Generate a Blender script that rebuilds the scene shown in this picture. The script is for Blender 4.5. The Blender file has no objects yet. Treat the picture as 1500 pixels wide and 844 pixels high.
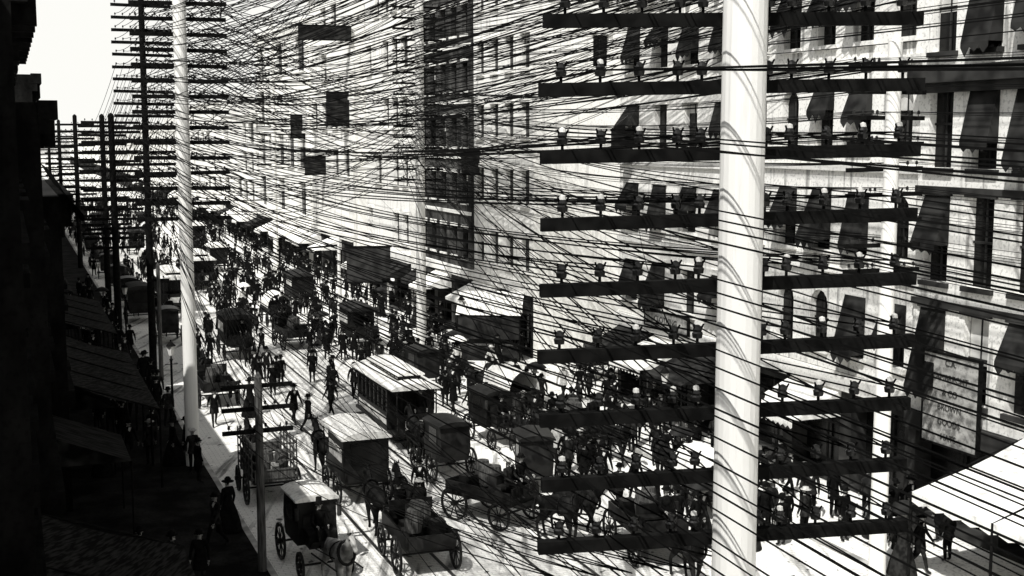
import bpy, math, random
from mathutils import Vector, Matrix
random.seed(7)
PSI = math.radians(21.7); C=math.cos(PSI); S=math.sin(PSI)
scene = bpy.context.scene
COL = scene.collection

# street frame: l = metres to the right across the street, d = metres along it
def st(l,d,z=0.0): return Vector((l*C-d*S, l*S+d*C, z))

# ---------------------------------------------------------------- materials
MATS={}
def mk(name,c1,c2,scale=1.0,rough=.85,lo=.4,hi=.62,stretch=(1,1,1),bump=.0,fine=0.0,spec=.2,streak=0.0):
    m=bpy.data.materials.new(name); m.use_nodes=True; nt=m.node_tree; N=nt.nodes; L=nt.links
    b=N['Principled BSDF']; b.inputs['Roughness'].default_value=rough
    b.inputs['Specular IOR Level'].default_value=spec
    tc=N.new('ShaderNodeTexCoord'); mp=N.new('ShaderNodeMapping'); mp.inputs['Scale'].default_value=stretch
    L.new(tc.outputs['Object'],mp.inputs['Vector'])
    n=N.new('ShaderNodeTexNoise'); n.inputs['Scale'].default_value=scale; n.inputs['Detail'].default_value=5 if (fine or bump) else 1.5; n.inputs['Roughness'].default_value=.65
    L.new(mp.outputs[0],n.inputs['Vector'])
    r=N.new('ShaderNodeValToRGB'); r.color_ramp.elements[0].position=lo; r.color_ramp.elements[1].position=hi
    r.color_ramp.elements[0].color=(c1,c1*.99,c1*.95,1); r.color_ramp.elements[1].color=(c2,c2*.99,c2*.95,1)
    L.new(n.outputs['Fac'],r.inputs['Fac'])
    out=r.outputs['Color']
    def mult(out,scale,strv,detail,lo2,hi2,v):
        mq=N.new('ShaderNodeMapping'); mq.inputs['Scale'].default_value=strv; L.new(tc.outputs['Object'],mq.inputs['Vector'])
        n2=N.new('ShaderNodeTexNoise'); n2.inputs['Scale'].default_value=scale; n2.inputs['Detail'].default_value=detail
        L.new(mq.outputs[0],n2.inputs['Vector'])
        r2=N.new('ShaderNodeValToRGB'); r2.color_ramp.elements[0].position=lo2; r2.color_ramp.elements[1].position=hi2
        r2.color_ramp.elements[0].color=(v,v,v,1); r2.color_ramp.elements[1].color=(1,1,1,1)
        L.new(n2.outputs['Fac'],r2.inputs['Fac'])
        mx=N.new('ShaderNodeMixRGB'); mx.blend_type='MULTIPLY'; mx.inputs[0].default_value=1
        L.new(out,mx.inputs[1]); L.new(r2.outputs['Color'],mx.inputs[2]); return mx.outputs[0]
    if fine>0: out=mult(out,9,(1,1,1),3,.36,.48,1-fine)
    if streak>0: out=mult(out,1.0,(2.6,2.6,.22),4,.35,.44,1-streak)
    L.new(out,b.inputs['Base Color'])
    if bump>0:
        bp=N.new('ShaderNodeBump'); bp.inputs['Strength'].default_value=bump; bp.inputs['Distance'].default_value=.03
        L.new(n.outputs['Fac'],bp.inputs['Height']); L.new(bp.outputs[0],b.inputs['Normal'])
    MATS[name]=m; return m
mk('pole_paint',.64,.82,2.2,.6,.22,.45,(6,6,.35),.15)
mk('dark_wood',.004,.009,5,.9,spec=.05)
mk('weathered_wood',.03,.10,4,.8,.35,.65,(5,5,.5))
mk('insulator_glass',.006,.012,5,.35,spec=.4)
mk('wire_metal',.003,.005,2,.9,spec=.03)
mk('wall_pale',.45,.88,.28,.9,.33,.44,(1,1,.6),.1,.3,streak=.6)
mk('wall_white',.78,.90,.35,.9,.32,.46,(1,1,.5),.1,.15,streak=.25)
mk('wall_mid',.35,.75,.5,.9,.38,.55,(1,1,.5),.1,.3,streak=.4)
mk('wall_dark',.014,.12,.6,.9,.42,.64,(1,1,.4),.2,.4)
mk('shade_dark_stone',.004,.018,.8,.97,.4,.72,(1,1,.5),.4,.3,.03)  # stone darkened so its own colour carries the left row's shade
mk('trim_pale',.55,.85,1.2,.85,.34,.46,fine=.2)
mk('trim_dark',.012,.04,1.2,.85)
mk('window_glass',.003,.010,1.0,.25,spec=.2)
mk('window_blind',.45,.7,1.5,.9)
mk('roof_tar',.008,.02,.6,.95)
mk('canvas_white',.5,.84,1.5,.9,.33,.46,fine=.15)
mk('canvas_dark',.006,.028,1.5,.9)
mk('canvas_black_streaked',.004,.03,3,.95,.42,.62,(5,.5,.5),spec=.03)  # near-black canvas with elongated paler streaks
mk('pavement_shade_dark',.006,.026,.7,.95,.42,.66,(1,1,1),.1,.4,.03)  # near-black base colour stands in for shade on the left pavement
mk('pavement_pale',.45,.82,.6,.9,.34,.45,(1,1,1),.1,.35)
mk('kerb_stone',.25,.5,1.5,.9)
mk('iron_rail',.02,.05,2,.5)
mk('ground_earth',.3,.5,.05,.95)
mk('coach_black',.004,.015,3,.5,spec=.15)
mk('coach_pale',.35,.65,3,.7)
mk('coach_roof',.5,.84,2,.8,.33,.48,fine=.2)
mk('coat_black',.003,.008,6,.95,spec=.05)
mk('coat_grey',.008,.025,6,.95,spec=.05)
mk('shirt_pale',.4,.65,6,.95)
mk('skin',.25,.34,6,.7)
mk('hair',.006,.012,6,.9)
mk('straw',.35,.55,6,.9)
mk('horse_dark',.004,.016,3,.8,spec=.08)
mk('horse_grey',.12,.4,3,.8)
mk('leather',.004,.010,6,.7)
mk('sign_pale',.16,.42,2.5,.85,.38,.55,fine=.3)
mk('letter_black',.03,.08,3,.8)
def road_mat():
    m=mk('road_blocks',.36,.86,.45,.9,.31,.44,(1,1,1),.1)
    nt=m.node_tree;N=nt.nodes;L=nt.links;b=N['Principled BSDF']
    src=b.inputs['Base Color'].links[0].from_socket
    tc=N.new('ShaderNodeTexCoord'); mp=N.new('ShaderNodeMapping'); mp.inputs['Rotation'].default_value=(0,0,-PSI)
    L.new(tc.outputs['Object'],mp.inputs['Vector'])
    br=N.new('ShaderNodeTexBrick'); br.inputs['Scale'].default_value=1
    br.inputs['Brick Width'].default_value=.36; br.inputs['Row Height'].default_value=.16
    br.inputs['Mortar Size'].default_value=.014
    br.inputs['Color1'].default_value=(1,1,1,1); br.inputs['Color2'].default_value=(.85,.85,.85,1); br.inputs['Mortar'].default_value=(.45,.45,.45,1)
    L.new(mp.outputs[0],br.inputs['Vector'])
    mx=N.new('ShaderNodeMixRGB'); mx.blend_type='MULTIPLY'; mx.inputs[0].default_value=.6
    L.new(src,mx.inputs[1]); L.new(br.outputs['Color'],mx.inputs[2])
    mp2=N.new('ShaderNodeMapping'); mp2.inputs['Rotation'].default_value=(0,0,-PSI); mp2.inputs['Scale'].default_value=(2.2,.16,1)
    L.new(tc.outputs['Object'],mp2.inputs['Vector'])
    n=N.new('ShaderNodeTexNoise'); n.inputs['Scale'].default_value=1.0; n.inputs['Detail'].default_value=5
    L.new(mp2.outputs[0],n.inputs['Vector'])
    r=N.new('ShaderNodeValToRGB'); r.color_ramp.elements[0].position=.35; r.color_ramp.elements[1].position=.45
    r.color_ramp.elements[0].color=(.3,.3,.3,1); r.color_ramp.elements[1].color=(1,1,1,1)
    L.new(n.outputs['Fac'],r.inputs['Fac'])
    m2=N.new('ShaderNodeMixRGB'); m2.blend_type='MULTIPLY'; m2.inputs[0].default_value=1
    L.new(mx.outputs[0],m2.inputs[1]); L.new(r.outputs['Color'],m2.inputs[2])
    n3=N.new('ShaderNodeTexNoise'); n3.inputs['Scale'].default_value=2.3; n3.inputs['Detail'].default_value=3; L.new(tc.outputs['Object'],n3.inputs['Vector'])
    r3=N.new('ShaderNodeValToRGB'); r3.color_ramp.elements[0].position=.65; r3.color_ramp.elements[1].position=.69
    r3.color_ramp.elements[0].color=(1,1,1,1); r3.color_ramp.elements[1].color=(.15,.15,.15,1); L.new(n3.outputs['Fac'],r3.inputs['Fac'])
    m3=N.new('ShaderNodeMixRGB'); m3.blend_type='MULTIPLY'; m3.inputs[0].default_value=1
    L.new(m2.outputs[0],m3.inputs[1]); L.new(r3.outputs['Color'],m3.inputs[2])
    L.new(m3.outputs[0],b.inputs['Base Color'])
road_mat()

# ---------------------------------------------------------------- mesh builder
class MB:
    def __init__(s): s.v=[];s.f=[];s.m=[];s.names=[];s.M=Matrix.Identity(4)
    def mi(s,n):
        if n not in s.names: s.names.append(n)
        return s.names.index(n)
    def add(s,vs,fs,mat):
        o=len(s.v); M=s.M
        s.v.extend([tuple(M@Vector(p)) for p in vs]); k=s.mi(mat)
        for f in fs: s.f.append(tuple(i+o for i in f)); s.m.append(k)
    def quad(s,a,b,c,d,mat): s.add([a,b,c,d],[(0,1,2,3)],mat)
    def box(s,x0,x1,y0,y1,z0,z1,mat):
        s.add([(x0,y0,z0),(x1,y0,z0),(x1,y1,z0),(x0,y1,z0),(x0,y0,z1),(x1,y0,z1),(x1,y1,z1),(x0,y1,z1)],
              [(0,3,2,1),(4,5,6,7),(0,1,5,4),(1,2,6,5),(2,3,7,6),(3,0,4,7)],mat)
    def tube(s,p0,p1,r0,r1,n,mat,caps=True):
        p0=Vector(p0);p1=Vector(p1);a=(p1-p0).normalized()
        u=a.orthogonal().normalized(); w=a.cross(u)
        vs=[];fs=[]
        for p,r in((p0,r0),(p1,r1)):
            for i in range(n):
                t=2*math.pi*i/n; vs.append(tuple(p+u*math.cos(t)*r+w*math.sin(t)*r))
        for i in range(n): fs.append((i,(i+1)%n,n+(i+1)%n,n+i))
        if caps: fs.append(tuple(range(n-1,-1,-1))); fs.append(tuple(range(n,2*n)))
        s.add(vs,fs,mat)
    def lathe(s,c,prof,n,mat,sx=1,sy=1):
        vs=[];fs=[]
        for r,z in prof:
            for i in range(n):
                t=2*math.pi*i/n; vs.append((c[0]+math.cos(t)*r*sx,c[1]+math.sin(t)*r*sy,c[2]+z))
        for k in range(len(prof)-1):
            for i in range(n):
                j=(i+1)%n; fs.append((k*n+i,k*n+j,(k+1)*n+j,(k+1)*n+i))
        s.add(vs,fs,mat)
    def mesh(s,me,fn):
        o=len(s.v); M=s.M
        s.v.extend([tuple(M@v.co) for v in me.vertices])
        for p in me.polygons:
            s.f.append(tuple(i+o for i in p.vertices)); s.m.append(s.mi(fn(p.center)))
    def build(s,name,smooth=False):
        me=bpy.data.meshes.new(name); me.from_pydata(s.v,[],s.f)
        for n in s.names: me.materials.append(MATS[n])
        me.polygons.foreach_set('material_index',s.m)
        if smooth: me.polygons.foreach_set('use_smooth',[True]*len(s.f))
        me.update(); return me
def place(me,name,loc=(0,0,0),rz=0.0,sc=1.0):
    o=bpy.data.objects.new(name,me); o.location=loc; o.rotation_euler=(0,0,rz); o.scale=(sc,sc,sc); COL.objects.link(o); return o

def skin(verts,edges,radii,sub=1,root=0):
    me=bpy.data.meshes.new('sk'); me.from_pydata(verts,edges,[])
    ob=bpy.data.objects.new('sk',me); COL.objects.link(ob)
    ob.modifiers.new('skin','SKIN')
    sv=me.skin_vertices[0].data
    for i,r in enumerate(radii):
        sv[i].radius=(r,r) if not isinstance(r,tuple) else r
        sv[i].use_root=(i==root)
    if sub:
        m=ob.modifiers.new('sub','SUBSURF'); m.levels=sub
    dg=bpy.context.evaluated_depsgraph_get(); dg.update()
    out=bpy.data.meshes.new_from_object(ob.evaluated_get(dg))
    bpy.data.objects.remove(ob); return out

# ---------------------------------------------------------------- ground, road, pavements
def street_sheet(name,l0,l1,d0,d1,z,mat):
    mb=MB(); mb.quad(st(l0,d0,z),st(l1,d0,z),st(l1,d1,z),st(l0,d1,z),mat); return place(mb.build(name),name)
mb=MB(); mb.quad((-3000,-3000,0),(3000,-3000,0),(3000,3000,0),(-3000,3000,0),'ground_earth'); place(mb.build('ground'),'ground')
street_sheet('road',6.9,23.7,-60,900,.004,'road_blocks')
street_sheet('road',23.7,140,57.5,65.5,.004,'road_blocks')
street_sheet('road',23.7,140,101,107,.004,'road_blocks')
def pavement(l0,l1,d0,d1,mat,side):
    mb=MB()
    def bx(a,b,z1,m):
        P=[st(a,d0),st(b,d0),st(b,d1),st(a,d1)]
        vs=[tuple(p) for p in P]+[(p.x,p.y,z1) for p in P]
        mb.add(vs,[(4,5,6,7),(0,1,5,4),(1,2,6,5),(2,3,7,6),(3,0,4,7)],m)
    if side=='L': bx(l0,l1-.2,.13,mat); bx(l1-.2,l1,.135,'kerb_stone')
    else: bx(l0+.2,l1,.13,mat); bx(l0,l0+.2,.135,'kerb_stone')
    place(mb.build('pavement'),'pavement')
pavement(-3,6.9,-60,900,'pavement_shade_dark','L')  # shade painted into this side's pavement colour
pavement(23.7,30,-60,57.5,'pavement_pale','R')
pavement(23.7,30,65.5,101,'pavement_pale','R')
pavement(23.7,30,107,900,'pavement_pale','R')
mb=MB()
for lc in (11.1,15.1):
    for o in (-.72,.72):
        l=lc+o; w_=.06; z=.012
        mb.add([tuple(st(l-w_,-40,z)),tuple(st(l+w_,-40,z)),tuple(st(l+w_,500,z)),tuple(st(l-w_,500,z))],[(0,1,2,3)],'iron_rail')
place(mb.build('tram_rails'),'tram_rails')

# ---------------------------------------------------------------- buildings
def cell(mb,P,u0,u1,z0,z1,ow,oh,sill,dep,wm,tm,gm='window_glass',blind=True,awn=None,sills=True,arch=False):
    uc=(u0+u1)/2; a=uc-ow/2; b=uc+ow/2; c=z0+sill; d=min(c+oh,z1-.15)
    q=lambda *p: mb.quad(*[P(*x) for x in p[:-1]],p[-1])
    q((u0,z0,0),(a,z0,0),(a,z1,0),(u0,z1,0),wm); q((b,z0,0),(u1,z0,0),(u1,z1,0),(b,z1,0),wm)
    q((a,z0,0),(b,z0,0),(b,c,0),(a,c,0),wm)
    if arch:
        n=6; r=(b-a)/2; pts=[(uc-r*math.cos(math.pi*i/n), d-r+r*math.sin(math.pi*i/n)) for i in range(n+1)]
        for i in range(n):
            p,r2=pts[i],pts[i+1]
            q((p[0],p[1],0),(r2[0],r2[1],0),(r2[0],z1,0),(p[0],z1,0),wm)
            q((p[0],p[1],0),(r2[0],r2[1],0),(r2[0],r2[1],dep),(p[0],p[1],dep),wm)
    else:
        q((a,d,0),(b,d,0),(b,z1,0),(a,z1,0),wm)
        q((a,d,0),(b,d,0),(b,d,dep),(a,d,dep),wm)
    q((a,c,0),(b,c,0),(b,c,dep),(a,c,dep),wm)
    q((a,c,0),(a,d,0),(a,d,dep),(a,c,dep),wm); q((b,c,0),(b,d,0),(b,d,dep),(b,c,dep),wm)
    q((a,c,dep),(b,c,dep),(b,d,dep),(a,d,dep),gm)
    def bar(x0,x1,y0,y1,e0,e1,m):
        vs=[P(x,y,e) for e in (e0,e1) for (x,y) in ((x0,y0),(x1,y0),(x1,y1),(x0,y1))]
        mb.add(vs,[(0,1,2,3),(4,5,6,7),(0,1,5,4),(1,2,6,5),(2,3,7,6),(3,0,4,7)],m)
    if sills:
        bar(uc-.03,uc+.03,c,d,dep-.05,dep-.004,'trim_dark'); bar(a,b,(c+d)/2-.04,(c+d)/2+.04,dep-.06,dep-.006,'trim_dark')
        bar(a-.12,b+.12,c-.16,c-.005,-.14,.04,tm)
        if not arch: bar(a-.14,b+.14,d+.01,d+.24,-.1,.03,tm)
    if blind and random.random()<.22:
        f=random.uniform(.2,.6); q((a+.05,d-(d-c)*f,dep-.03),(b-.05,d-(d-c)*f,dep-.03),(b-.05,d-.04,dep-.03),(a+.05,d-.04,dep-.03),'window_blind')
    if awn and random.random()<.7:
        o=random.uniform(.35,.8); zb=d-(d-c)*random.uniform(.35,.95)
        q((a-.05,d,-.02),(b+.05,d,-.02),(b+.05,zb,-o),(a-.05,zb,-o),awn)
        for kk in range(3):
            x0=a-.05+(b-a+.1)*kk/3; x1=a-.05+(b-a+.1)*(kk+1)/3
            mb.add([P(x0,zb,-o),P(x1,zb,-o),P(x1,zb-.15,-o),P((x0+x1)/2,zb-random.uniform(.25,.5),-o),P(x0,zb-.15,-o)],[(0,1,2,3,4)],awn)
        mb.add([P(a-.05,d,-.02),P(a-.05,zb,-o),P(a-.05,zb,-.02)],[(0,1,2)],awn); mb.add([P(b+.05,d,-.02),P(b+.05,zb,-o),P(b+.05,zb,-.02)],[(0,1,2)],awn)

def building(name,side,lf,d0,d1,H,wall,trim,floors,bay,ow=1.1,oh=2.1,awn=None,shop_awn=('canvas_white',),end=None,arch=False,corn=.5,depth=14,gf=4.4,dep=.28,shopm='trim_dark',skip=0.0,course=True,ledge=None):
    mb=MB(); W=d1-d0; top=.9; fh=(H-gf-top)/floors
    P=lambda u,z,e:(u,e,z)
    n=max(1,round(W/4.2)); cw=W/n
    for i in range(n):
        cell(mb,P,i*cw,(i+1)*cw,0,gf,cw*.82,min(3.1,gf-.8),.35,.7,shopm,trim,blind=False,sills=False)
        uc=(i+.5)*cw
        mb.box(uc-.05,uc+.05,.55,.62,.35,gf-.8,shopm)
        if shop_awn and random.random()<.72:
            m=random.choice(shop_awn); a=i*cw+.25; b=(i+1)*cw-.25; o=random.uniform(1.5,2.6); zt=3.75; zb=2.75
            mb.quad((a,-.03,zt),(b,-.03,zt),(b,-o,zb),(a,-o,zb),m)
            k=max(4,int((b-a)/.3))
            for j in range(k):
                x0=a+(b-a)*j/k; x1=a+(b-a)*(j+1)/k
                mb.add([(x0,-o,zb),(x1,-o,zb),(x1,-o,zb-.22),((x0+x1)/2,-o,zb-.32),(x0,-o,zb-.22)],[(0,1,2,3,4)],m)
            mb.add([(a,-.03,zt),(a,-o,zb),(a,-.03,zb)],[(0,1,2)],m); mb.add([(b,-.03,zt),(b,-o,zb),(b,-.03,zb)],[(0,1,2)],m)
            for x in (a,b): mb.tube((x,-o,zb),(x,-o,.13),.03,.03,5,'dark_wood',False)
    mb.box(-.004,W+.004,-.22,.03,gf-.62,gf-.02,trim)
    nb=max(1,round(W/bay)); bw=W/nb
    for f in range(floors):
        z0=gf+f*fh
        for i in range(nb):
            if random.random()<skip: mb.quad(P(i*bw,z0,0),P((i+1)*bw,z0,0),P((i+1)*bw,z0+fh,0),P(i*bw,z0+fh,0),wall)
            else: cell(mb,P,i*bw,(i+1)*bw,z0,z0+fh,ow*(random.choice((1,1,.75,1.25)) if skip else 1),min(oh,fh-.9),.7,dep,wall,trim,awn=awn,arch=arch)
        if f==ledge:
            mb.box(-.006,W+.006,-.6,.02,z0-.3,z0+.2,'trim_dark'); mb.box(-.003,W+.003,-.35,.02,z0-.6,z0-.3,'trim_dark')
        elif f and course: mb.box(-.006,W+.006,-.11,.02,z0-.12,z0+.1,trim)
    zt=H-top
    mb.quad((0,0,zt),(W,0,zt),(W,0,H),(0,0,H),wall)
    mb.box(-.01,W+.01,-corn*.55,.02,H-.75,H-.4,trim); mb.box(-.02,W+.02,-corn,.03,H-.4,H+.05,trim)
    k=int(W/1.1)
    for i in range(k):
        x=(i+.5)*W/k; mb.box(x-.1,x+.1,-corn*.85,-.01,H-1.05,H-.42,trim)
    if end:
        E=lambda u,z,e:(W-e,u,z)
        ne,wo=end; eb=depth/ne
        mb.quad((W,0,0),(W,depth,0),(W,depth,gf),(W,0,gf),wall)
        for f in range(floors):
            z0=gf+f*fh
            for i in range(ne):
                if f>=wo and (i+f)%2==0 or f==floors-1: cell(mb,E,i*eb,(i+1)*eb,z0,z0+fh,1.0,1.8,.8,.25,wall,trim)
                else: mb.quad((W,i*eb,z0),(W,(i+1)*eb,z0),(W,(i+1)*eb,z0+fh),(W,i*eb,z0+fh),wall)
        mb.quad((W,0,zt),(W,depth,zt),(W,depth,H),(W,0,H),wall)
    else: mb.quad((W,0,0),(W,depth,0),(W,depth,H),(W,0,H),wall)
    mb.quad((0,0,0),(0,depth,0),(0,depth,H),(0,0,H),wall)
    mb.quad((0,depth,0),(W,depth,0),(W,depth,H),(0,depth,H),wall)
    mb.quad((0,0,H-.01),(W,0,H-.01),(W,depth,H-.01),(0,depth,H-.01),'roof_tar')
    for i in range(max(1,int(W/9))):
        x=random.uniform(1,W-1); y=random.uniform(3,depth-2); mb.box(x-.4,x+.4,y-.7,y+.7,H-.1,H+random.uniform(1.2,2.2),wall)
    me=mb.build(name)
    if side=='R': return place(me,name,st(lf,d1),PSI-math.pi/2)
    return place(me,name,st(lf,d0),PSI+math.pi/2)
F=28.0
aw=('canvas_white','canvas_dark','canvas_white'); ad=('canvas_dark','canvas_white')
building('stone_building','R',F,-14,14,22,'wall_pale','trim_pale',4,3.0,1.5,2.8,shop_awn=aw)
building('stone_building','R',F,14.01,34,19.6,'wall_pale','trim_dark',4,2.1,1.1,2.8,awn='canvas_dark',arch=False,shop_awn=None,gf=3.9,ledge=3)
building('stone_building','R',F+.15,34.01,45,24,'wall_pale','trim_pale',5,2.2,1.1,2.2,shop_awn=ad,arch=True,awn='canvas_dark')
building('brick_building','R',F,45.01,56,20,'wall_white','trim_pale',4,2.5,1.15,2.0,awn='canvas_dark',shop_awn=ad)
building('stone_building','R',F,67,77,25,'wall_white','trim_pale',5,2.6,1.2,2.0,end=(5,3),shop_awn=aw,course=False)
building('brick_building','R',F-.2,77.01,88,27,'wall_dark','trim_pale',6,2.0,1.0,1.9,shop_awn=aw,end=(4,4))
building('stone_building','R',F-.9,88.01,100,31,'wall_white','trim_pale',6,2.4,1.3,2.2,shop_awn=aw,end=(4,4),skip=.25,course=False)
building('brick_building','R',F,108,124,27,'wall_white','trim_pale',5,4.0,1.9,2.4,end=(4,1),shop_awn=aw,skip=.4,course=False)
building('stone_building','R',F-.4,124.01,150,24.5,'wall_white','trim_pale',4,5.2,3.0,3.4,shop_awn=aw,skip=.4,course=False)
building('brick_building','R',F,150.01,178,16,'wall_white','trim_pale',3,4.5,2.6,2.4,shop_awn=aw,skip=.4,course=False)
building('stone_building','R',F-.3,178.01,225,18,'wall_white','trim_pale',4,5,2.6,2.2,shop_awn=aw,skip=.4,course=False)  # far rows take the white wall as painted distance haze
building('brick_building','R',F,225.01,300,15,'wall_white','trim_pale',4,6,2.4,2.2,shop_awn=aw,skip=.4,course=False)
building('stone_building','R',F,300.01,420,12,'wall_white','trim_pale',3,7,3,2.2,shop_awn=None,course=False,skip=.4)
building('stone_building','R',F,420.01,640,13,'wall_white','trim_pale',3,9,3,2.2,shop_awn=None,course=False,skip=.4)
cs=('canvas_black_streaked',)
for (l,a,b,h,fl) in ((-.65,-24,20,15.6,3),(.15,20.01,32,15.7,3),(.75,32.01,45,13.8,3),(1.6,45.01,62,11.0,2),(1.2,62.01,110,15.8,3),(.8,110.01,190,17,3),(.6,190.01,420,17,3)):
    building('brownstone_building','L',l,a,b,h,'shade_dark_stone','shade_dark_stone',fl,2.8,1.2,2.1,shop_awn=cs,corn=.42 if l>0 else .3,shopm='shade_dark_stone')  # wall colour darkened to stand in for the street-side shade
def canopy(name,l0,l1,d0,d1,z0,z1,mat,posts=True):
    mb=MB(); n=14
    for i in range(n):
        a=d0+(d1-d0)*i/n; b=d0+(d1-d0)*(i+1)/n
        sg=[.0,-.10,-.12,-.05,.0]
        for k in range(4):
            la=l0+(l1-l0)*k/4; lb_=l0+(l1-l0)*(k+1)/4; za=z0+(z1-z0)*k/4+sg[k]; zb=z0+(z1-z0)*(k+1)/4+sg[k+1]
            mb.quad(st(la,a,za),st(lb_,a,zb),st(lb_,b,zb),st(la,b,za),mat)
        mb.quad(st(l1,a,z1),st(l1,b,z1),st(l1,b,z1-.28),st(l1,(a+b)/2,z1-.36),mat)
        mb.add([tuple(st(l1,a,z1)),tuple(st(l1,(a+b)/2,z1-.36)),tuple(st(l1,a,z1-.25))],[(0,1,2)],mat)
    if posts:
        k=max(2,int(abs(d1-d0)/3)+1)
        for i in range(k):
            d=d0+(d1-d0)*i/(k-1); mb.tube(st(l1,d,.13),st(l1,d,z1),.045,.04,6,'dark_wood')
            mb.tube(st(l0,d,z0-.02),st(l1,d,z1-.02),.03,.03,5,'dark_wood',False)
    place(mb.build(name),name)
canopy('canvas_awning',1.3,2.3,44,58,11.9,10.4,'canvas_black_streaked',False)
canopy('canvas_awning',.3,3.6,23,31,4.2,3.0,'canvas_black_streaked')
canopy('canvas_awning',1.8,4.8,47,60,4.2,3.1,'canvas_black_streaked')
canopy('canvas_awning',1.4,4.8,66,80,4.2,3.1,'canvas_black_streaked')
canopy('canvas_awning',F-.05,23.9,19,28.8,4.0,2.8,'canvas_white')

# ---------------------------------------------------------------- telephone poles
def insulator(mb,p,big=True):
    x,y,z=p
    if big:
        mb.tube((x,y,z),(x,y,z+.07),.014,.014,6,'dark_wood',False)
        mb.lathe((x,y,z),[(.001,.05),(.046,.055),(.054,.10),(.038,.115),(.046,.135),(.036,.165),(.012,.18),(.001,.182)],10,'insulator_glass')
        mb.tube((x-.02,y,z+.12),(x-.05,y-.03,z+.19),.012,.009,5,'wire_metal'); mb.tube((x+.02,y,z+.12),(x+.05,y-.03,z+.19),.012,.009,5,'wire_metal')
        if random.random()<.3: mb.lathe((x,y,z),[(.034,.165),(.028,.2),(.001,.212)],8,'window_blind')
    else:
        mb.lathe((x,y,z),[(.012,0),(.012,.05),(.045,.055),(.04,.14),(.001,.17)],5,'insulator_glass')
def tpole(l,d,H,r0,r1,zs,alen,npin,yaw=0.0,mat='pole_paint',big=False,tilt=0.0,armmat='dark_wood',th=.06):
    mb=MB(); mb.lathe((0,0,0),[(r0,0),(r0*.97+r1*.03,H*.1),((r0+r1)/2,H*.5),(r1,H),(r1*.3,H+.15),(.001,H+.16)],20,mat)
    pins=[]
    base=st(l,d); rz=PSI+yaw
    for z in zs:
        t=tilt+random.uniform(-.004,.004)+(0 if big else random.uniform(-.012,.012)); off=r1+.075; L2=alen/2*random.uniform(.985,1.01)
        y=random.uniform(-.01,.01)+off; row=[]
        sl=math.tan(t)
        vs=[];
        for x in (-L2,L2):
            for yy in (y-.055,y+.055):
                for zz in (-th,th): vs.append((x,yy,z+zz+x*sl))
        mb.add(vs,[(0,1,3,2),(4,6,7,5),(0,4,5,1),(2,3,7,6),(0,2,6,4),(1,5,7,3)],armmat)
        mb.tube((0,r1*.5,z),(0,y+.12,z),.015,.015,6,'iron_rail')
        for i in range(npin):
            u=-1+2*(i+.5)/npin; x=(u*(L2-.02))
            if abs(x)<r1+.08: x=math.copysign(r1+.12,x)
            if big and abs(x)<.3 and x>0 : x+=.06
            pz=z+th+x*sl
            if big or random.random()<.85: insulator(mb,(x,y,pz),big)
            v=Matrix.Rotation(rz,4,'Z')@Vector((x,y+.04,pz+.11)); row.append(base+v)
        pins.append(row)
    place(mb.build('telephone_pole'),'telephone_pole',base,rz); return pins
def zr(a,n,s): return [a+s*i for i in range(n)]
near=tpole(6.22,9.96,19,.215,.195,zr(9.17,16,.612),3.64,10,yaw=math.radians(-14),big=True,tilt=.021)
back=tpole(6.25,-30,20,.22,.19,zr(9.0,16,.61),3.5,10)
left=tpole(6.3,49.9,20.5,.27,.24,zr(9.84,16,.585),3.6,10,th=.075)
lb=tpole(6.9,70,21.5,.20,.15,zr(9.6,18,.64),3.1,8,mat='dark_wood',th=.08)
far=tpole(6.5,88,14.4,.24,.2,zr(5.6,14,.64),3.8,8,mat='dark_wood',th=.09)
far2=tpole(7.0,104,14.6,.24,.2,zr(5.4,13,.7),3.6,6,mat='dark_wood',th=.1)
far3=tpole(6.3,131,15,.24,.2,zr(6.0,13,.68),3.6,6,mat='dark_wood',th=.1)
far4=tpole(6.3,172,15,.26,.2,zr(6.0,12,.7),3.6,6,mat='dark_wood',th=.1)
far5=tpole(6.3,215,15,.26,.2,zr(6.0,12,.7),3.6,4,mat='dark_wood',th=.1)
mid=tpole(23.1,73,24,.30,.25,zr(10.4,20,.64),3.1,8)
mid2=tpole(23.1,118,24,.24,.18,zr(10.4,16,.7),3.1,6)
right=tpole(23.1,29.2,15.6,.25,.2,zr(9.2,9,.72),2.6,8)
rback=tpole(23.1,-15,22,.26,.2,zr(10.4,16,.66),3.1,8)
shortp=tpole(6.55,36.6,6.0,.13,.11,zr(4.35,3,.68),2.1,6,mat='weathered_wood')
sh2=tpole(7.2,69,6.2,.12,.1,[5.4],1.2,2,mat='weathered_wood')
def roofrack(l,d,z,w,n):
    mb=MB(); P=[]
    for k in (-1,1): mb.tube(st(l,d+k*w/2,z-.1),st(l,d+k*w/2,z+4),.08,.07,8,'dark_wood')
    for i in range(n):
        zz=z+.7+i*3.2/n; a=st(l,d-w/2-.3,zz); b=st(l,d+w/2+.3,zz); mb.tube(a,b,.06,.06,4,'dark_wood')
        P.append([a.lerp(b,(j+.5)/8)+Vector((0,0,.1)) for j in range(8)])
        for p in P[-1]: mb.lathe((p.x,p.y,p.z-.06),[(.04,0),(.04,.12),(.001,.15)],5,'insulator_glass')
    place(mb.build('rooftop_wire_rack'),'rooftop_wire_rack'); return P
rackA=roofrack(28.8,26,19.6,3,6); rackB=roofrack(28.8,40,24,3,5); rackC=roofrack(28.5,94,31,3,4)

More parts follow.
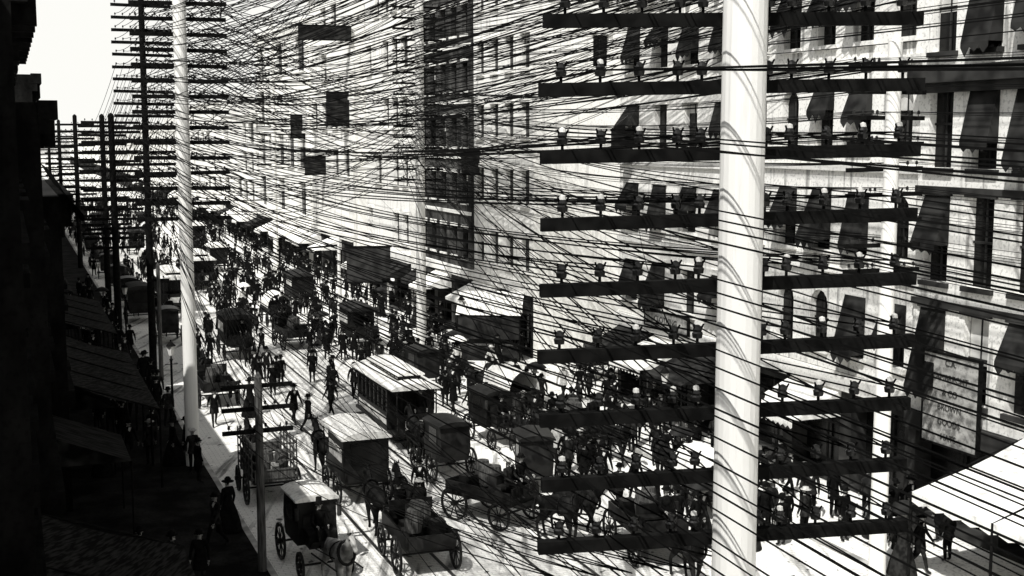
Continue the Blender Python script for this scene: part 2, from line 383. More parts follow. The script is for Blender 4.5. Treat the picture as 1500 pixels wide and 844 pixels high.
# ---------------------------------------------------------------- wires
class WR:
    def __init__(s): s.v=[];s.f=[]
    def wire(s,a,b,sag,r,n=16,r1=None):
        a=Vector(a);b=Vector(b);h=(b-a); side=Vector((-h.y,h.x,0)).normalized(); up=Vector((0,0,1)); o=len(s.v)
        r1=r if r1 is None else r1
        for i in range(n+1):
            t=i/n; p=a.lerp(b,t)-up*4*sag*t*(1-t); rr=r+(r1-r)*t
            for q in (side*.87-up*.5,-side*.87-up*.5,up): s.v.append(tuple(p+q*rr))
        for i in range(n):
            for k in range(3):
                s.f.append((o+i*3+k,o+i*3+(k+1)%3,o+(i+1)*3+(k+1)%3,o+(i+1)*3+k))
    def done(s):
        me=bpy.data.meshes.new('telephone_wires'); me.from_pydata(s.v,[],s.f); me.materials.append(MATS['wire_metal']); place(me,'telephone_wires')
R=random.uniform
w=WR()
for i in range(16):
    for j in range(10):
        if i<11 or j%3: w.wire(near[i][j],left[i][j],.6+R(-.08,.16),.0100,18,.016)
        if j not in (4,7) and (i<9 or j%2): w.wire(back[i][j],near[i][j],.4+R(-.08,.1),.0060,16,.0088)
w.done(); w=WR()
for i in range(16):
    for j in range(8):
        w.wire(left[i][j+1],lb[i][j],R(.1,.3),.015,6)
for i in range(12):
    for j in range(8):
        w.wire(lb[i][j],far[i][j],R(.3,.5),.015,6)
for A,B in ((far,far2),(far2,far3),(far3,far4),(far4,far5)):
    for i in range(12):
        for j in range(min(len(A[0]),len(B[0]))): w.wire(A[i][j],B[i][j],R(.4,.7),.015,6)
w.done(); w=WR()
for i in range(16):
    for j in range(0,8):
        if random.random()<.42: w.wire(left[i][j+1],mid[min(19,i+2)][j],1.4+R(-.3,.5),.019,16)
        if i>8 and random.random()<.4: w.wire(left[i][j+1],mid[i-8][j],1.0+R(-.2,.4),.018,16)
for i in range(18):
    for j in range(8):
        if random.random()<.42: w.wire(mid[i][j],rackA[i%6][j],.5+R(-.1,.15),.018,18,.013)
        if random.random()<.2: w.wire(mid[i][j],mid2[min(15,i)][j%6],.8+R(-.2,.2),.018,12)
for i in range(9):
    for j in range(8):
        if j!=3: w.wire(mid[i][j],right[i][j],.6+R(-.1,.12),.017,16,.012)
        if j%2: w.wire(right[i][j],rback[i][j],.6+R(-.1,.12),.0105,16)
for i in range(10,18):
    for j in range(8):
        if (i+j)%4: w.wire(mid[i][j],rback[min(15,i-1)][j],.9+R(-.15,.2),.018,20,.012)
for i in range(5):
    for j in range(8):
        w.wire(left[15-i*2][j+1],rackB[i][j],.8+R(-.15,.2),.016,18)
for i in range(4):
    for j in range(0,8,2):
        w.wire(left[14-i*3][j+1],rackC[i][j],1.5+R(-.3,.4),.018,16)
for i in range(0,8):
    for j in range(0,10,2):
        w.wire(near[i][9-j],mid[i+3][j%8],.8+R(-.1,.15),.0095,20,.017)
w.done(); w=WR()
for i in range(3):
    for j in range(6):
        w.wire(shortp[i][j],left[0][j+2]+Vector((0,0,-.6-.3*i)),R(.1,.3),.013,12)
        w.wire(shortp[i][j],near[0][j]+Vector((0,0,-.5)),R(.3,.6),.008,20)
for i in range(8):
    a=near[random.randint(0,4)][random.randint(0,9)]
    w.wire(a,st(F-.05,R(34,100),R(4.6,12)),R(.3,1),.009,20)
for i in range(10):
    a=left[random.randint(0,3)][random.randint(2,9)]
    w.wire(a,st(R(7.4,8.6),R(-20,0),R(1,6)),R(.3,1),.008,20)
w.done()

# ---------------------------------------------------------------- people
def person(pose='stand',coat='coat_black',legs='coat_grey',hat='bowler',woman=False,parasol=False):
    sit=pose=='sit'; k={'stand':0,'walk':.26,'sit':0}[pose]
    V=[(0,0,.95),(0,0,1.14),(0,0.0,1.34),(0,0,1.48),(0,.015,1.545),(0,.02,1.63),(0,.01,1.70)]
    Rr=[(.14,.11),.13,(.165,.12),.058,.062,.088,.062]
    E=[(0,1),(1,2),(2,3),(3,4),(4,5),(5,6)]
    for sgn in (-1,1):
        o=len(V); sw=k*sgn*.8
        if sit: el=(.25*sgn,.12,1.13); wr=(.18*sgn,.36,1.08); pm=(.16*sgn,.43,1.09)
        else: el=(.25*sgn,-.02+sw*-.5,1.14); wr=(.265*sgn,.06-sw,.92); pm=(.265*sgn,.08-sw*1.1,.84)
        V+= [(.18*sgn,0,1.42),el,wr,pm]; Rr+=[.068,.052,.036,.032]; E+=[(2,o),(o,o+1),(o+1,o+2),(o+2,o+3)]
        o=len(V); q=k*sgn
        if sit: V+=[(.10*sgn,.03,.92),(.13*sgn,.46,.92),(.13*sgn,.50,.52),(.13*sgn,.64,.47)]
        else: V+=[(.09*sgn,0,.9),(.10*sgn,.04+q*.55,.5),(.10*sgn,q*1.05-(.12 if q<0 else 0),.09+(.05 if q<0 else 0)),(.11*sgn,.14+q*1.05-(.12 if q<0 else 0),.045)]
        Rr+=[.10,.07,.045,.038]; E+=[(0,o),(o,o+1),(o+1,o+2),(o+2,o+3)]
    me=skin(V,E,Rr,1)
    def fn(c):
        if c.z>1.5: return 'skin' if c.y>-.01 or c.z<1.56 else 'hair'
        if abs(c.x)>.13 and c.z<.9 and not sit and abs(c.x)>.2: return 'skin'
        if sit and c.y>.38 and c.z>.99: return 'skin'
        if sit and (c.y>.15 and c.z<1.0 or c.z<.85): return legs if c.z>.53 else 'leather'
        if c.z<.12: return 'leather'
        if c.z<.92 and not sit: return legs
        if 1.38<c.z and abs(c.x)<.05 and c.y>.06: return 'shirt_pale'
        return coat
    mb=MB(); mb.mesh(me,fn)
    mb.tube((0,.095,1.645),(0,.125,1.615),.010,.016,5,'skin')
    for s in(-1,1):
        mb.box(s*.032-.012,s*.032+.012,.092,.106,1.648,1.660,'hair'); mb.tube((s*.085,.01,1.65),(s*.095,.0,1.61),.018,.014,5,'skin')
        pm=Vector(V[10]) if s<0 else Vector(V[18])
        dn=Vector((0,.02,-1)) if not sit else Vector((0,.5,-.8))
        dn.normalize()
        for f,ln in zip(range(4),(.075,.085,.08,.06)):
            a=pm+Vector((0,-.03+f*.02,0))+dn*.02; mdl=a+dn*ln*.55; tip=mdl+(dn+Vector((-s*.5,.1,0))).normalized()*ln*.45
            mb.tube(a,mdl,.010,.009,5,'skin',False); mb.tube(mdl,tip,.009,.006,5,'skin')
        a=pm+Vector((-s*.01,.03,.02)); mb.tube(a,a+dn*.04+Vector((-s*.01,.035,0)),.011,.008,5,'skin')
    if not woman: mb.tube((-.03,.112,1.598),(.03,.112,1.598),.010,.010,5,'hair')
    else: mb.tube((-.015,.108,1.592),(.015,.108,1.592),.006,.006,5,'hair')
    if hat=='bowler': mb.lathe((0,.0,1.68),[(.001,.0),(.15,-.005),(.155,.012),(.10,.01),(.102,.07),(.085,.115),(.04,.135),(.001,.138)],12,'coat_black',1,1.12)
    if hat=='top': mb.lathe((0,.0,1.68),[(.001,.0),(.145,-.003),(.15,.012),(.095,.01),(.092,.19),(.001,.192)],12,'coat_black',1,1.1)
    if hat=='straw': mb.lathe((0,.0,1.68),[(.001,.0),(.17,-.003),(.172,.012),(.10,.01),(.098,.085),(.001,.088)],12,'straw',1,1.1)
    if hat=='bonnet': mb.lathe((0,-.02,1.67),[(.001,.0),(.19,-.01),(.20,.01),(.10,.02),(.11,.08),(.06,.15),(.001,.16)],12,random.choice(('coat_black','straw')),1,1.1)
    if woman: mb.lathe((0,-.03,0),[(.42,.03),(.36,.35),(.26,.7),(.17,.95),(.125,1.08)],14,legs,1,1.12)
    elif not sit: mb.lathe((0,-.005,0),[(.215,.62 if coat=='coat_black' else .8),(.19,.9),(.155,1.06),(.15,1.12)],12,coat,1,.78)
    if parasol:
        mb.tube((.2,.2,1.1),(.1,.08,2.15),.012,.012,5,'dark_wood')
        mb.lathe((.1,.08,1.85),[(.52,0),(.50,.05),(.36,.17),(.16,.26),(.001,.3)],10,'canvas_dark' if legs!='coat_black' else 'canvas_white')
    return mb.build('person',True)
PV=[person('stand'),person('walk'),person('walk','coat_grey','coat_black','bowler'),person('stand','coat_black','coat_black','top'),
    person('walk','shirt_pale','coat_grey','straw'),person('stand','coat_grey','coat_black','straw'),
    person('stand','coat_black','coat_black','bonnet',True),person('walk','coat_grey','coat_grey','bonnet',True,True),person('stand','shirt_pale','coat_black','bonnet',True,True)]
PWT=[5,7,6,3,1,1.5,1.5,1,.5]
SIT=[person('sit'),person('sit','coat_grey','coat_black','straw'),person('sit','coat_black','coat_grey','top')]
# ---------------------------------------------------------------- horse
def horse(mat,walk=0):
    V=[(0,-.1,1.22),(0,-.72,1.30),(0,.38,1.22),(0,.62,1.42),(0,.86,1.70),(0,1.02,1.93),(0,1.22,1.82),(0,1.45,1.60)]
    Rr=[.28,.25,.29,.20,.13,.105,.095,.062]
    E=[(0,1),(0,2),(2,3),(3,4),(4,5),(5,6),(6,7)]
    for s in(-1,1):
        o=len(V); w=walk*s*.16
        V+=[(.15*s,.44,1.0),(.15*s,.50+w,.56),(.15*s,.46+w*1.6,.17+(.08 if w<0 else 0)),(.15*s,.52+w*1.7,.05+(.06 if w<0 else 0))]; Rr+=[.12,.062,.042,.06]; E+=[(2,o),(o,o+1),(o+1,o+2),(o+2,o+3)]
        o=len(V)
        V+=[(.16*s,-.55-w*.4,.92),(.16*s,-.88-w,.54),(.16*s,-.80-w*1.2,.16),(.16*s,-.74-w*1.2,.05)]; Rr+=[.14,.058,.042,.06]; E+=[(1,o),(o,o+1),(o+1,o+2),(o+2,o+3)]
    o=len(V); V+=[(0,-1.0,1.32),(0,-1.14,1.0),(0,-1.12,.62)]; Rr+=[.05,.07,.03]; E+=[(1,o),(o,o+1),(o+1,o+2)]
    me=skin(V,E,Rr,1)
    def fn(c):
        if c.z<.09: return 'leather'
        if c.y<-1.02: return 'hair'
        return mat
    mb=MB(); mb.mesh(me,fn)
    for s in(-1,1): mb.tube((s*.06,.98,2.0),(s*.08,.98,2.14),.035,.004,6,mat); mb.box(s*.085-.012,s*.085+.012,1.13,1.17,1.88,1.91,'leather')
    for i in range(7):
        t=i/6; y=.55+.45*t; z=1.62+.42*t; mb.tube((0,y,z),(.03,y-.08,z-.14),.035,.02,5,'hair')
    for i in range(12):
        a=2*math.pi*i/12; b=2*math.pi*(i+1)/12
        p=lambda t:(math.cos(t)*.25,.60-.10*math.sin(t)+.02,1.36+.32*math.sin(t)); mb.tube(p(a),p(b),.045,.045,6,'leather',False)
        p=lambda t:(math.cos(t)*.31,.05,1.22+.32*math.sin(t)); mb.tube(p(a),p(b),.022,.022,5,'leather',False)
    for s in(-1,1): mb.tube((s*.31,.5,1.2),(s*.36,-1.3,1.0),.018,.018,5,'leather')
    return mb.build('horse',True)
HD=horse('horse_dark',0); HD2=horse('horse_dark',1); HW=horse('horse_grey',1)
# ---------------------------------------------------------------- vehicles (all face local +y)
def wheel(mb,x,y,r,mat='coach_black',n=18,sp=10):
    w=.035
    for k in range(n):
        a=2*math.pi*k/n;b=2*math.pi*(k+1)/n
        vs=[]
        for t in(a,b):
            for rr in(r,r-.07):
                for xx in(-w,w): vs.append((x+xx,y+math.cos(t)*rr,r+math.sin(t)*rr))
        mb.add(vs,[(0,1,5,4),(2,6,7,3),(0,4,6,2),(1,3,7,5)],mat)
    for k in range(sp):
        a=2*math.pi*k/sp; mb.tube((x,y,r),(x,y+math.cos(a)*(r-.05),r+math.sin(a)*(r-.05)),.022,.018,4,mat,False)
    mb.tube((x-.12,y,r),(x+.12,y,r),.085,.07,8,mat)
def curved_roof(mb,hw,y0,y1,z,rise,mat,th=.06,n=8):
    pts=[(-hw+2*hw*i/n, z+rise*math.sin(math.pi*i/n)**.7 if 0<i<n else z) for i in range(n+1)]
    vs=[(x,y0,zz) for x,zz in pts]+[(x,y1,zz) for x,zz in pts]+[(x,y0,z-th) for x,zz in pts]+[(x,y1,z-th) for x,zz in pts]
    m=n+1; fs=[(i,i+1,m+i+1,m+i) for i in range(n)]+[(i,i+1,2*m+i+1,2*m+i) for i in range(n)]+[(m+i,m+i+1,3*m+i+1,3*m+i) for i in range(n)]+[(2*m+i,2*m+i+1,3*m+i+1,3*m+i) for i in range(n)]
    fs+=[(0,m,3*m,2*m),(n,m+n,3*m+n,2*m+n)]
    mb.add(vs,fs,mat)
def streetcar(body='coach_black',L=4.6):
    mb=MB(); h=L/2
    mb.box(-.95,.95,-h-.9,h+.9,.62,.74,'coach_black')
    for s in(-1,1):
        mb.box(s*1.0-.04,s*1.0+.04,-h,h,.74,1.45,body); mb.box(s*1.045-.02,s*1.045+.02,-h+.1,h-.1,.95,1.28,'coach_pale')
        mb.box(s*1.0-.04,s*1.0+.04,-h,h,2.38,2.6,body)
        n=7
        for i in range(n+1):
            y=-h+2*h*i/n; mb.box(s*1.0-.045,s*1.0+.045,y-.05,y+.05,1.45,2.38,body)
        mb.quad((s*.97,-h,1.45),(s*.97,h,1.45),(s*.97,h,2.38),(s*.97,-h,2.38),'window_glass')
        y=s*h
        mb.box(-1.0,-.35,y-.03,y+.03,.74,2.6,body); mb.box(.35,1.0,y-.03,y+.03,.74,2.6,body); mb.box(-.35,.35,y-.03,y+.03,2.3,2.6,body)
        mb.box(-.9,-.45,y+s*.032-.01,y+s*.032+.01,1.5,2.25,'window_glass'); mb.box(.45,.9,y+s*.032-.01,y+s*.032+.01,1.5,2.25,'window_glass')
        mb.box(-.34,.34,y-.1,y-.06,.74,2.3,'window_glass')
        ye=s*(h+.88); mb.box(-.85,.85,ye-.03,ye+.03,.62,1.5,body); mb.box(-.5,.5,ye+s*.035-.01,ye+s*.035+.01,.85,1.25,'coach_pale')
        for x in(-.85,.85): mb.tube((x,ye,1.5),(x,ye,2.62),.03,.03,6,body); 
        mb.box(-.95,.95,ye-s*.2-.15,ye-s*.2+.15,.35,.4,'coach_black')
    curved_roof(mb,1.12,-h-.95,h+.95,2.6,.22,'coach_roof')
    mb.box(-.5,.5,-h+.15,h-.15,2.7,3.02,'coach_black')
    for i in range(8):
        y=-h+.35+i*(L-.7)/7
        for s in(-1,1): mb.box(s*.51-.01,s*.51+.01,y-.17,y+.17,2.84,2.98,'window_blind')
    curved_roof(mb,.64,-h,h,3.04,.1,'coach_roof')
    for x in(-.72,.72):
        for y in(-.85,.85): mb.tube((x-.04,y,.38),(x+.04,y,.38),.38,.38,14,'iron_rail')
    mb.box(-.6,.6,-1.3,1.3,.3,.6,'coach_black')
    return mb.build('streetcar')
def wagon(top=None,slat=False,body='coach_black',roof='coach_roof'):
    mb=MB(); 
    mb.box(-.75,.75,-1.5,1.4,.82,.9,'coach_black')
    for s in(-1,1):
        if slat:
            for z in(1.0,1.3,1.6,1.9,2.2): mb.box(s*.76-.02,s*.76+.02,-1.5,1.4,z,z+.07,body)
            for i in range(6): y=-1.45+i*.56; mb.box(s*.8-.02,s*.8+.02,y-.03,y+.03,.85,2.35,body)
        else: mb.box(s*.74-.03,s*.74+.03,-1.5,1.4,.9,1.3,body)
    mb.box(-.7,.7,-1.53,-1.48,.9,1.3,body); mb.box(-.7,.7,1.38,1.43,.9,1.45,body)
    if slat:
        for z in(1.0,1.3,1.6,1.9,2.2): mb.box(-.72,.72,-1.56,-1.52,z+.01,z+.06,body)
    mb.box(-.7,.7,.75,1.15,1.42,1.48,body); mb.box(-.7,.7,.72,.76,1.48,1.8,body)
    mb.box(-.6,.6,1.4,1.75,.8,.86,'coach_black')
    if top=='van':
        for s in(-1,1): mb.box(s*.8-.03,s*.8+.03,-1.5,.7,1.3,2.5,body); mb.box(s*.84-.01,s*.84+.01,-1.3,.5,1.6,2.1,'coach_pale')
        mb.box(-.78,.78,-1.5,-1.44,1.3,2.5,body); mb.box(-.78,.78,.66,.7,1.3,2.5,body)
        mb.box(-.55,.55,-1.53,-1.505,1.5,2.3,'window_glass')
        curved_roof(mb,.92,-1.65,1.6,2.5,.22,roof)
        for s in (-1,1): mb.tube((s*.8,1.5,.9),(s*.8,1.5,2.48),.025,.025,5,'coach_black')
    if top=='hoop':
        n=8
        for i in range(6):
            y0=-1.5+i*.42; y1=y0+.42
            for k in range(n):
                a=math.pi*k/n;b=math.pi*(k+1)/n
                q=lambda t,y:(-math.cos(t)*.82,y,1.3+math.sin(t)*.95)
                mb.quad(q(a,y0),q(b,y0),q(b,y1),q(a,y1),'canvas_white')
    if top is None:
        for i in range(7):
            x=R(-.45,.45);y=R(-1.2,.4); s=R(.15,.28); mb.box(x-s,x+s,y-s,y+s,.9,.95+R(.2,.75),random.choice(('coach_black','canvas_dark','coach_pale')))
        for i in range(3):
            x=R(-.4,.4); y=R(-1.1,.3); mb.lathe((x,y,1.2),[(.001,0),(.22,0),(.27,.35),(.22,.7),(.001,.7)],9,'weathered_wood')
    for s in(-1,1): wheel(mb,s*.92,-.95,.6); wheel(mb,s*.88,1.0,.48)
    mb.tube((-.95,-.95,.6),(.95,-.95,.6),.04,.04,6,'coach_black'); mb.tube((-.9,1.0,.48),(.9,1.0,.48),.04,.04,6,'coach_black')
    mb.tube((0,1.2,.7),(0,4.1,.95),.04,.03,6,'coach_black')
    return mb.build('wagon')
def coupe(hood='coach_black'):
    mb=MB()
    vs=[(y,z) for y,z in((-1.1,.75),(.35,.75),(.45,1.3),(.40,2.15),(-1.15,2.15),(-1.3,1.35))]
    for a in range(6):
        b=(a+1)%6; mb.quad((-.6,vs[a][0],vs[a][1]),(.6,vs[a][0],vs[a][1]),(.6,vs[b][0],vs[b][1]),(-.6,vs[b][0],vs[b][1]),'coach_black')
    for s in(-1,1):
        mb.add([(s*.6,y,z) for y,z in vs],[tuple(range(6))],'coach_black'); mb.box(s*.61-.01,s*.61+.01,-.85,-.1,1.4,2.0,'window_glass')
        wheel(mb,s*.82,-.85,.58); wheel(mb,s*.75,1.2,.42)
        mb.tube((s*.66,.55,1.6),(s*.66,.55,1.95),.07,.07,8,'iron_rail')
    curved_roof(mb,.68,-1.3,.5,2.17,.14,hood)
    mb.box(-.45,.45,.5,1.0,1.25,1.32,'coach_black'); mb.box(-.45,.45,.46,.5,1.32,1.7,'coach_black'); mb.box(-.4,.4,.45,1.0,.8,1.25,'coach_black')
    mb.quad((-.42,1.0,.8),(.42,1.0,.8),(.42,1.45,1.15),(-.42,1.45,1.15),'coach_black')
    mb.tube((-.8,-.85,.58),(.8,-.85,.58),.035,.035,6,'coach_black'); mb.tube((-.75,1.2,.42),(.75,1.2,.42),.035,.035,6,'coach_black')
    for s in(-1,1): mb.tube((s*.4,1.2,.75),(s*.38,3.7,1.0),.03,.025,6,'coach_black')
    return mb.build('carriage')
SC=streetcar(); WO=wagon(); WV=wagon('van'); WD=wagon('van',roof='canvas_dark'); WH=wagon('hoop'); WS=wagon(None,True,'weathered_wood'); CO=coupe('coach_roof'); COB=coupe()
occ=[]
def vehicle(me,name,l,d,toward,horses=1,yaw=0.0,hy=3.2,seat=None,white=False,ln=2.5):
    rz=PSI+(math.pi if toward else 0)+yaw; p=st(l,d,.005); place(me,name,p,rz); occ.append((l,d,ln))
    Rm=Matrix.Rotation(rz,4,'Z')
    xs={0:[],1:[0],2:[-.5,.5]}[horses]
    for x in xs:
        place(random.choice((HD,HD2)) if not white else HW,'horse',p+Rm@Vector((x,hy,0)),rz+R(-.04,.04))
    if horses: sg=-1 if toward else 1; occ.append((l,d+sg*hy,1.6))
    if seat:
        for (x,y,z,v) in seat: place((SIT if v<5 else PV)[v%5 if v<5 else v-5],'person',p+Rm@Vector((x,y,z)),rz)
SD=[(-.2,.95,.60,0)]; SD2=[(-.33,.95,.60,0),(.33,.95,.60,1)]
vehicle(SC,'streetcar',15.4,52.6,True,2,0,5.0,[(-.3,2.75,.74,5)],ln=4.2)
vehicle(WV,'wagon',11.3,43.8,False,2,0,3.2,SD2)
vehicle(COB,'carriage',15.2,45.4,False,1,.06,2.7,[(0,.65,.40,0)])
vehicle(CO,'carriage',8.2,37.0,True,1,.05,2.7,[(0,.65,.40,2)],white=True)
vehicle(WO,'wagon',11.2,36.0,False,2,-.03,3.3,SD2)
vehicle(WO,'wagon',14.9,39.2,True,2,.5,3.3,SD2)
vehicle(COB,'carriage',17.6,42.2,False,1,-.25,2.7,[(0,.65,.40,0)])
vehicle(WS,'wagon',8.3,45.0,False,1,.0,3.2,SD)
vehicle(WD,'wagon',19.8,75.5,True,1,0,3.2,SD)
vehicle(WD,'wagon',12.2,75,True,1,0,3.2,SD)
vehicle(WO,'wagon',16.0,77,False,1,.1,3.2,SD)
vehicle(WH,'wagon',17,87,True,1,0,3.2,SD)
vehicle(WO,'wagon',9.0,62,False,1,0,3.2,SD)
vehicle(COB,'carriage',19.3,61.5,False,1,.1,2.7,[(0,.65,.40,0)])
vehicle(WO,'wagon',21.8,47.5,True,1,.1,3.2,SD)
vehicle(WH,'wagon',22.2,37.5,False,1,-.05,3.2,SD)
vehicle(WH,'wagon',21.5,54.5,False,1,.15,3.2,SD)
vehicle(COB,'carriage',18.9,49.5,True,1,.1,2.7,[(0,.65,.40,0)])
vehicle(WO,'wagon',18.2,34.2,True,1,-.1,3.2,SD)
vehicle(SC,'streetcar',11.1,98,False,2,0,5,None,ln=4.2)
vehicle(SC,'streetcar',15.1,112,True,2,0,5,None,ln=4.2)
vehicle(WD,'wagon',20.5,96,False,1,0,3.2,SD)
vehicle(WH,'wagon',12.5,128,True,1,0,3.2,SD)
vehicle(WV,'wagon',18.5,124,False,1,0,3.2,SD)
vehicle(COB,'carriage',9.0,82,False,1,0,2.7,[(0,.65,.40,0)])
vehicle(WO,'wagon',29.5,61,False,1,-1.5,3.2,SD)
for d in (92,101,111,122,133,146,160,175): vehicle(random.choice((WD,WD,COB,WO)),'wagon',8.2,d,False,1,R(-.05,.05),3.2,SD)
for l,d,m in((19,140,WO),(13,146,WD),(21,155,WV),(16,165,WH),(11,180,WD),(19,190,WO),(14,215,WD),(10,200,WD),(17,180,WD)): vehicle(m,'wagon',l,d,random.random()<.5,1,0,3.2,SD)
# ---------------------------------------------------------------- crowd
def person_at(l,d,v=None,rz=None):
    z=.135 if (l<6.9 or (l>23.7 and not(57.5<d<65.5) and not (101<d<107))) else .005
    v=random.choices(PV,PWT)[0] if v is None else PV[v]
    rz=(random.choice((0,math.pi,0,math.pi,R(0,6.28)))+PSI+R(-.4,.4)) if rz is None else rz
    place(v,'person',st(l,d,z),rz,R(.95,1.05)); occ.append((l,d,.35))
def zone(l0,l1,d0,d1,n):
    for _ in range(n):
        for t in range(8):
            l=R(l0,l1); d=R(d0,d1)
            if all(abs(l-a)>.5+(.8 if c>1 else 0) or abs(d-b)>c for a,b,c in occ): person_at(l,d); break
person_at(11.9,54.3,1,PSI-1.2)
person_at(21,71.3,0); person_at(21.8,71.5,6); person_at(20.9,61.4,2); person_at(19.2,57,0); person_at(13,41.5,1)
zone(24,27.3,29,56,46); zone(19,23.6,33,56,40); zone(24,27.4,66,100,40); zone(17,24,57,80,50); zone(8,17,55,80,26); zone(8,23,80,125,140); zone(2.8,6.4,34,110,55); zone(23.8,27.5,107,130,25)
def crowd(n,l0,l1,d0,d1):
    mb=MB()
    for _ in range(n):
        l=R(l0,l1);d=R(d0,d1); me=random.choices(FP)[0]; mb.M=Matrix.Translation(st(l,d,.1))@Matrix.Rotation(R(0,6.28),4,'Z'); 
        nm=[m.name for m in me.materials]; o=len(mb.v)
        mb.v.extend([tuple(mb.M@v.co) for v in me.vertices])
        for p in me.polygons: mb.f.append(tuple(i+o for i in p.vertices)); mb.m.append(mb.mi(nm[p.material_index]))
    place(mb.build('crowd_of_people'),'crowd_of_people')
FP=PV[:4]
crowd(280,7,27.5,122,250)

# ---------------------------------------------------------------- street furniture and signs
def lamp(l,d,H=3.6):
    mb=MB(); mb.lathe((0,0,0),[(.16,0),(.16,.2),(.1,.35),(.06,.6),(.05,H-.8),(.09,H-.75),(.04,H-.68),(.03,H-.55)],10,'dark_wood')
    mb.tube((-.28,0,H-.95),(.28,0,H-.95),.02,.02,6,'dark_wood')
    mb.lathe((0,0,H-.55),[(.1,0),(.19,.42),(.21,.43)],4,'window_blind'); mb.lathe((0,0,H-.12),[(.23,0),(.08,.18),(.03,.2),(.04,.28),(.001,.3)],8,'dark_wood')
    place(mb.build('street_lamp'),'street_lamp',st(l,d,.13),PSI)
for l,d in((6.5,58),(24.1,44),(24.1,68.5),(24.1,98),(6.5,82)): lamp(l,d)
def text(body,parent,loc,size,rot):
    cu=bpy.data.curves.new('lettering','FONT'); cu.body=body; cu.size=size; cu.align_x='CENTER'; cu.align_y='CENTER'; cu.extrude=.01
    o=bpy.data.objects.new('lettering',cu); cu.materials.append(MATS['letter_black']); COL.objects.link(o); o.parent=parent; o.location=loc; o.rotation_euler=rot
def sign(l,d,z,w,h,lines,mat='sign_pale'):
    mb=MB(); mb.box(-w/2,w/2,-.05,.05,-h/2,h/2,mat)
    for x0,x1,z0,z1 in((-w/2-.06,w/2+.06,h/2,h/2+.07),(-w/2-.06,w/2+.06,-h/2-.07,-h/2),(-w/2-.06,-w/2,-h/2,h/2),(w/2,w/2+.06,-h/2,h/2)): mb.box(x0,x1,-.08,.06,z0,z1,'dark_wood')
    rz=PSI-math.pi/2
    o=place(mb.build('shop_sign'),'shop_sign',st(l,d,z),rz)
    n=len(lines); 
    for i,t in enumerate(lines): text(t,o,(0,-.065,h/2-h*(i+.5)/n),min(h/n*.6,w/len(t)*1.1),(math.pi/2,0,0))
sign(F-.35,31.6,4.6,2.5,2.9,['C.A.','LAMBRECHT','& CO','BROWN','GOODS','HATS'])
sign(F-.3,50.5,4.6,4,.7,['CLOTHING'])
def projecting_sign(l,d,z,w,h):
    mb=MB(); mb.box(0,w,-.08,.08,-h/2,h/2,'canvas_dark'); mb.box(-.02,w+.03,-.11,.11,h/2,h/2+.1,'dark_wood'); mb.box(-.02,w+.03,-.11,.11,-h/2-.1,-h/2,'dark_wood')
    for x in(.15,w*.5,w-.15): mb.tube((x,-.1,-h*.3),(x,-.1,h*.3),.05,.05,5,'trim_pale')
    mb.tube((w,0,h/2+.1),(0,0,h/2+1.0),.03,.03,5,'iron_rail')
    place(mb.build('projecting_sign'),'projecting_sign',st(l,d,z),PSI+math.pi)
projecting_sign(F,107.8,21.8,4.6,1.1); projecting_sign(F,109,15.4,2.0,2.8); projecting_sign(F,76,11.4,1.2,1.5)
projecting_sign(F,126,14,1.6,2.2); projecting_sign(F,54.5,12.6,1.2,1.3); projecting_sign(F,118,10.3,2.0,1.6)
mb=MB()
mb.box(-1.6,1.6,-.06,.06,2.3,4.8,'trim_dark'); mb.box(-1.7,1.7,-.1,.1,4.8,4.92,'dark_wood'); mb.box(-1.7,1.7,-.1,.1,2.2,2.3,'dark_wood')
for x in(-1.4,0,1.4): mb.tube((x,.12,0),(x,.12,4.9),.07,.06,8,'pole_paint')
place(mb.build('billboard'),'billboard',st(24.3,89.5,.13),PSI*.3)
mb=MB(); mb.lathe((0,0,0),[(.14,0),(.1,6.6),(.001,6.8)],12,'pole_paint'); mb.tube((.1,0,6.1),(-4,.2,5.7),.07,.05,6,'dark_wood'); mb.tube((-.05,0,5.2),(-2,.1,5.85),.03,.03,6,'dark_wood')
place(mb.build('bracket_pole'),'bracket_pole',st(19.5,79,0),0)
mb=MB()
for s in(-1,1):
    mb.quad((-1.9,s*1.6,2.7),(1.9,s*1.6,2.7),(1.9,0,3.9),(-1.9,0,3.9),'canvas_white')
    mb.box(-1.8,1.8,s*1.5-.03,s*1.5+.03,1.3,2.6,'canvas_dark')
    mb.add([(s*1.85,-1.6,2.7),(s*1.85,1.6,2.7),(s*1.85,0,3.9)],[(0,1,2)],'canvas_white')
    for x in(-1.8,1.8): mb.tube((x,s*1.5,0),(x,s*1.5,2.7),.05,.05,6,'dark_wood')
mb.box(-1.7,1.7,-1.4,1.4,.9,1.0,'weathered_wood'); mb.box(-1.7,1.7,-1.35,-1.3,.0,.9,'canvas_dark')
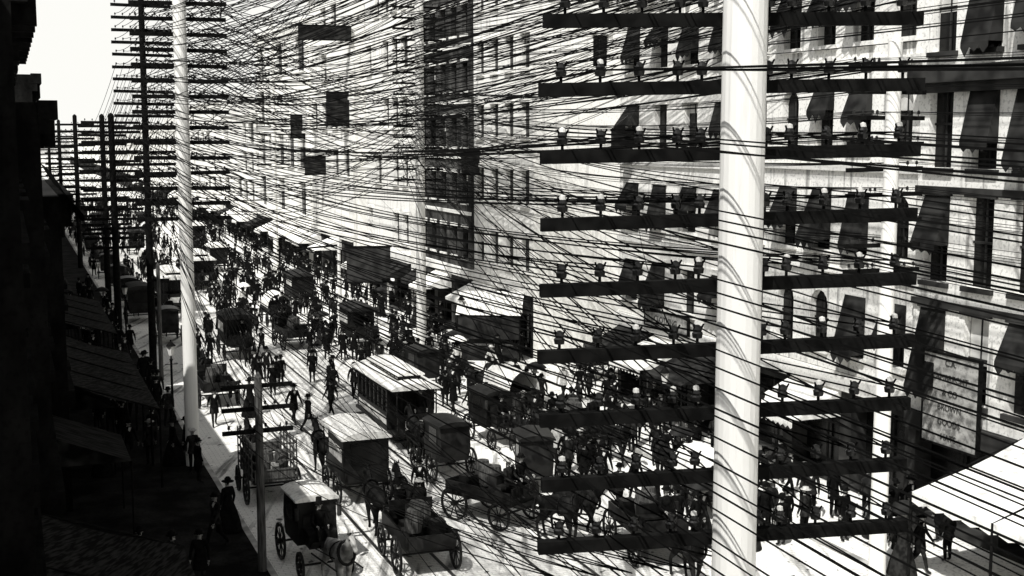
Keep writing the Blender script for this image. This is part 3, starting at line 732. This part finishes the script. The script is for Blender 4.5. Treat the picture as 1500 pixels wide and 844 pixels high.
place(mb.build('market_booth'),'market_booth',st(26,68.5,.13),PSI-.5,1.0)

# ---------------------------------------------------------------- light, sky, camera
az=math.radians(49); EL=math.radians(54)
hdir=(st(math.sin(az),math.cos(az))-st(0,0)); dirv=Vector((hdir.x*math.cos(EL),hdir.y*math.cos(EL),-math.sin(EL)))
sun=bpy.data.lights.new('sun','SUN'); sun.energy=5; sun.angle=math.radians(.5); sun.color=(1,.985,.95)
so=bpy.data.objects.new('sun',sun); so.rotation_euler=dirv.to_track_quat('-Z','Y').to_euler(); COL.objects.link(so)
wd=bpy.data.worlds.new('World'); scene.world=wd; wd.use_nodes=True; N=wd.node_tree.nodes; L=wd.node_tree.links
sk=N.new('ShaderNodeTexSky'); sk.sky_type='NISHITA'; sk.sun_disc=False; sk.sun_elevation=EL
sk.sun_rotation=math.atan2(-dirv.x,-dirv.y); sk.dust_density=3.0; sk.air_density=1.0
bw=N.new('ShaderNodeRGBToBW'); L.new(sk.outputs[0],bw.inputs[0])
tc=N.new('ShaderNodeTexCoord'); sx=N.new('ShaderNodeSeparateXYZ'); L.new(tc.outputs['Generated'],sx.inputs[0])
rp=N.new('ShaderNodeValToRGB'); rp.color_ramp.elements[0].position=.16; rp.color_ramp.elements[1].position=.55
rp.color_ramp.elements[0].color=(1,1,1,1); rp.color_ramp.elements[1].color=(0,0,0,1); L.new(sx.outputs['Z'],rp.inputs[0])
mx=N.new('ShaderNodeMixRGB'); L.new(rp.outputs[0],mx.inputs[0]); L.new(bw.outputs[0],mx.inputs[1]); mx.inputs[2].default_value=(7.6,7.55,7.2,1)
L.new(mx.outputs[0],N['Background'].inputs['Color']); N['Background'].inputs['Strength'].default_value=.13
cam=bpy.data.cameras.new('camera'); cam.sensor_width=36; cam.lens=44.4; cam.clip_end=6000; cam.clip_start=.05
co=bpy.data.objects.new('camera',cam); co.location=(0,0,13); co.rotation_euler=(math.radians(90-6.84),0,0); COL.objects.link(co); scene.camera=co
scene.view_settings.view_transform='Standard'; scene.view_settings.look='None'; scene.view_settings.exposure=0
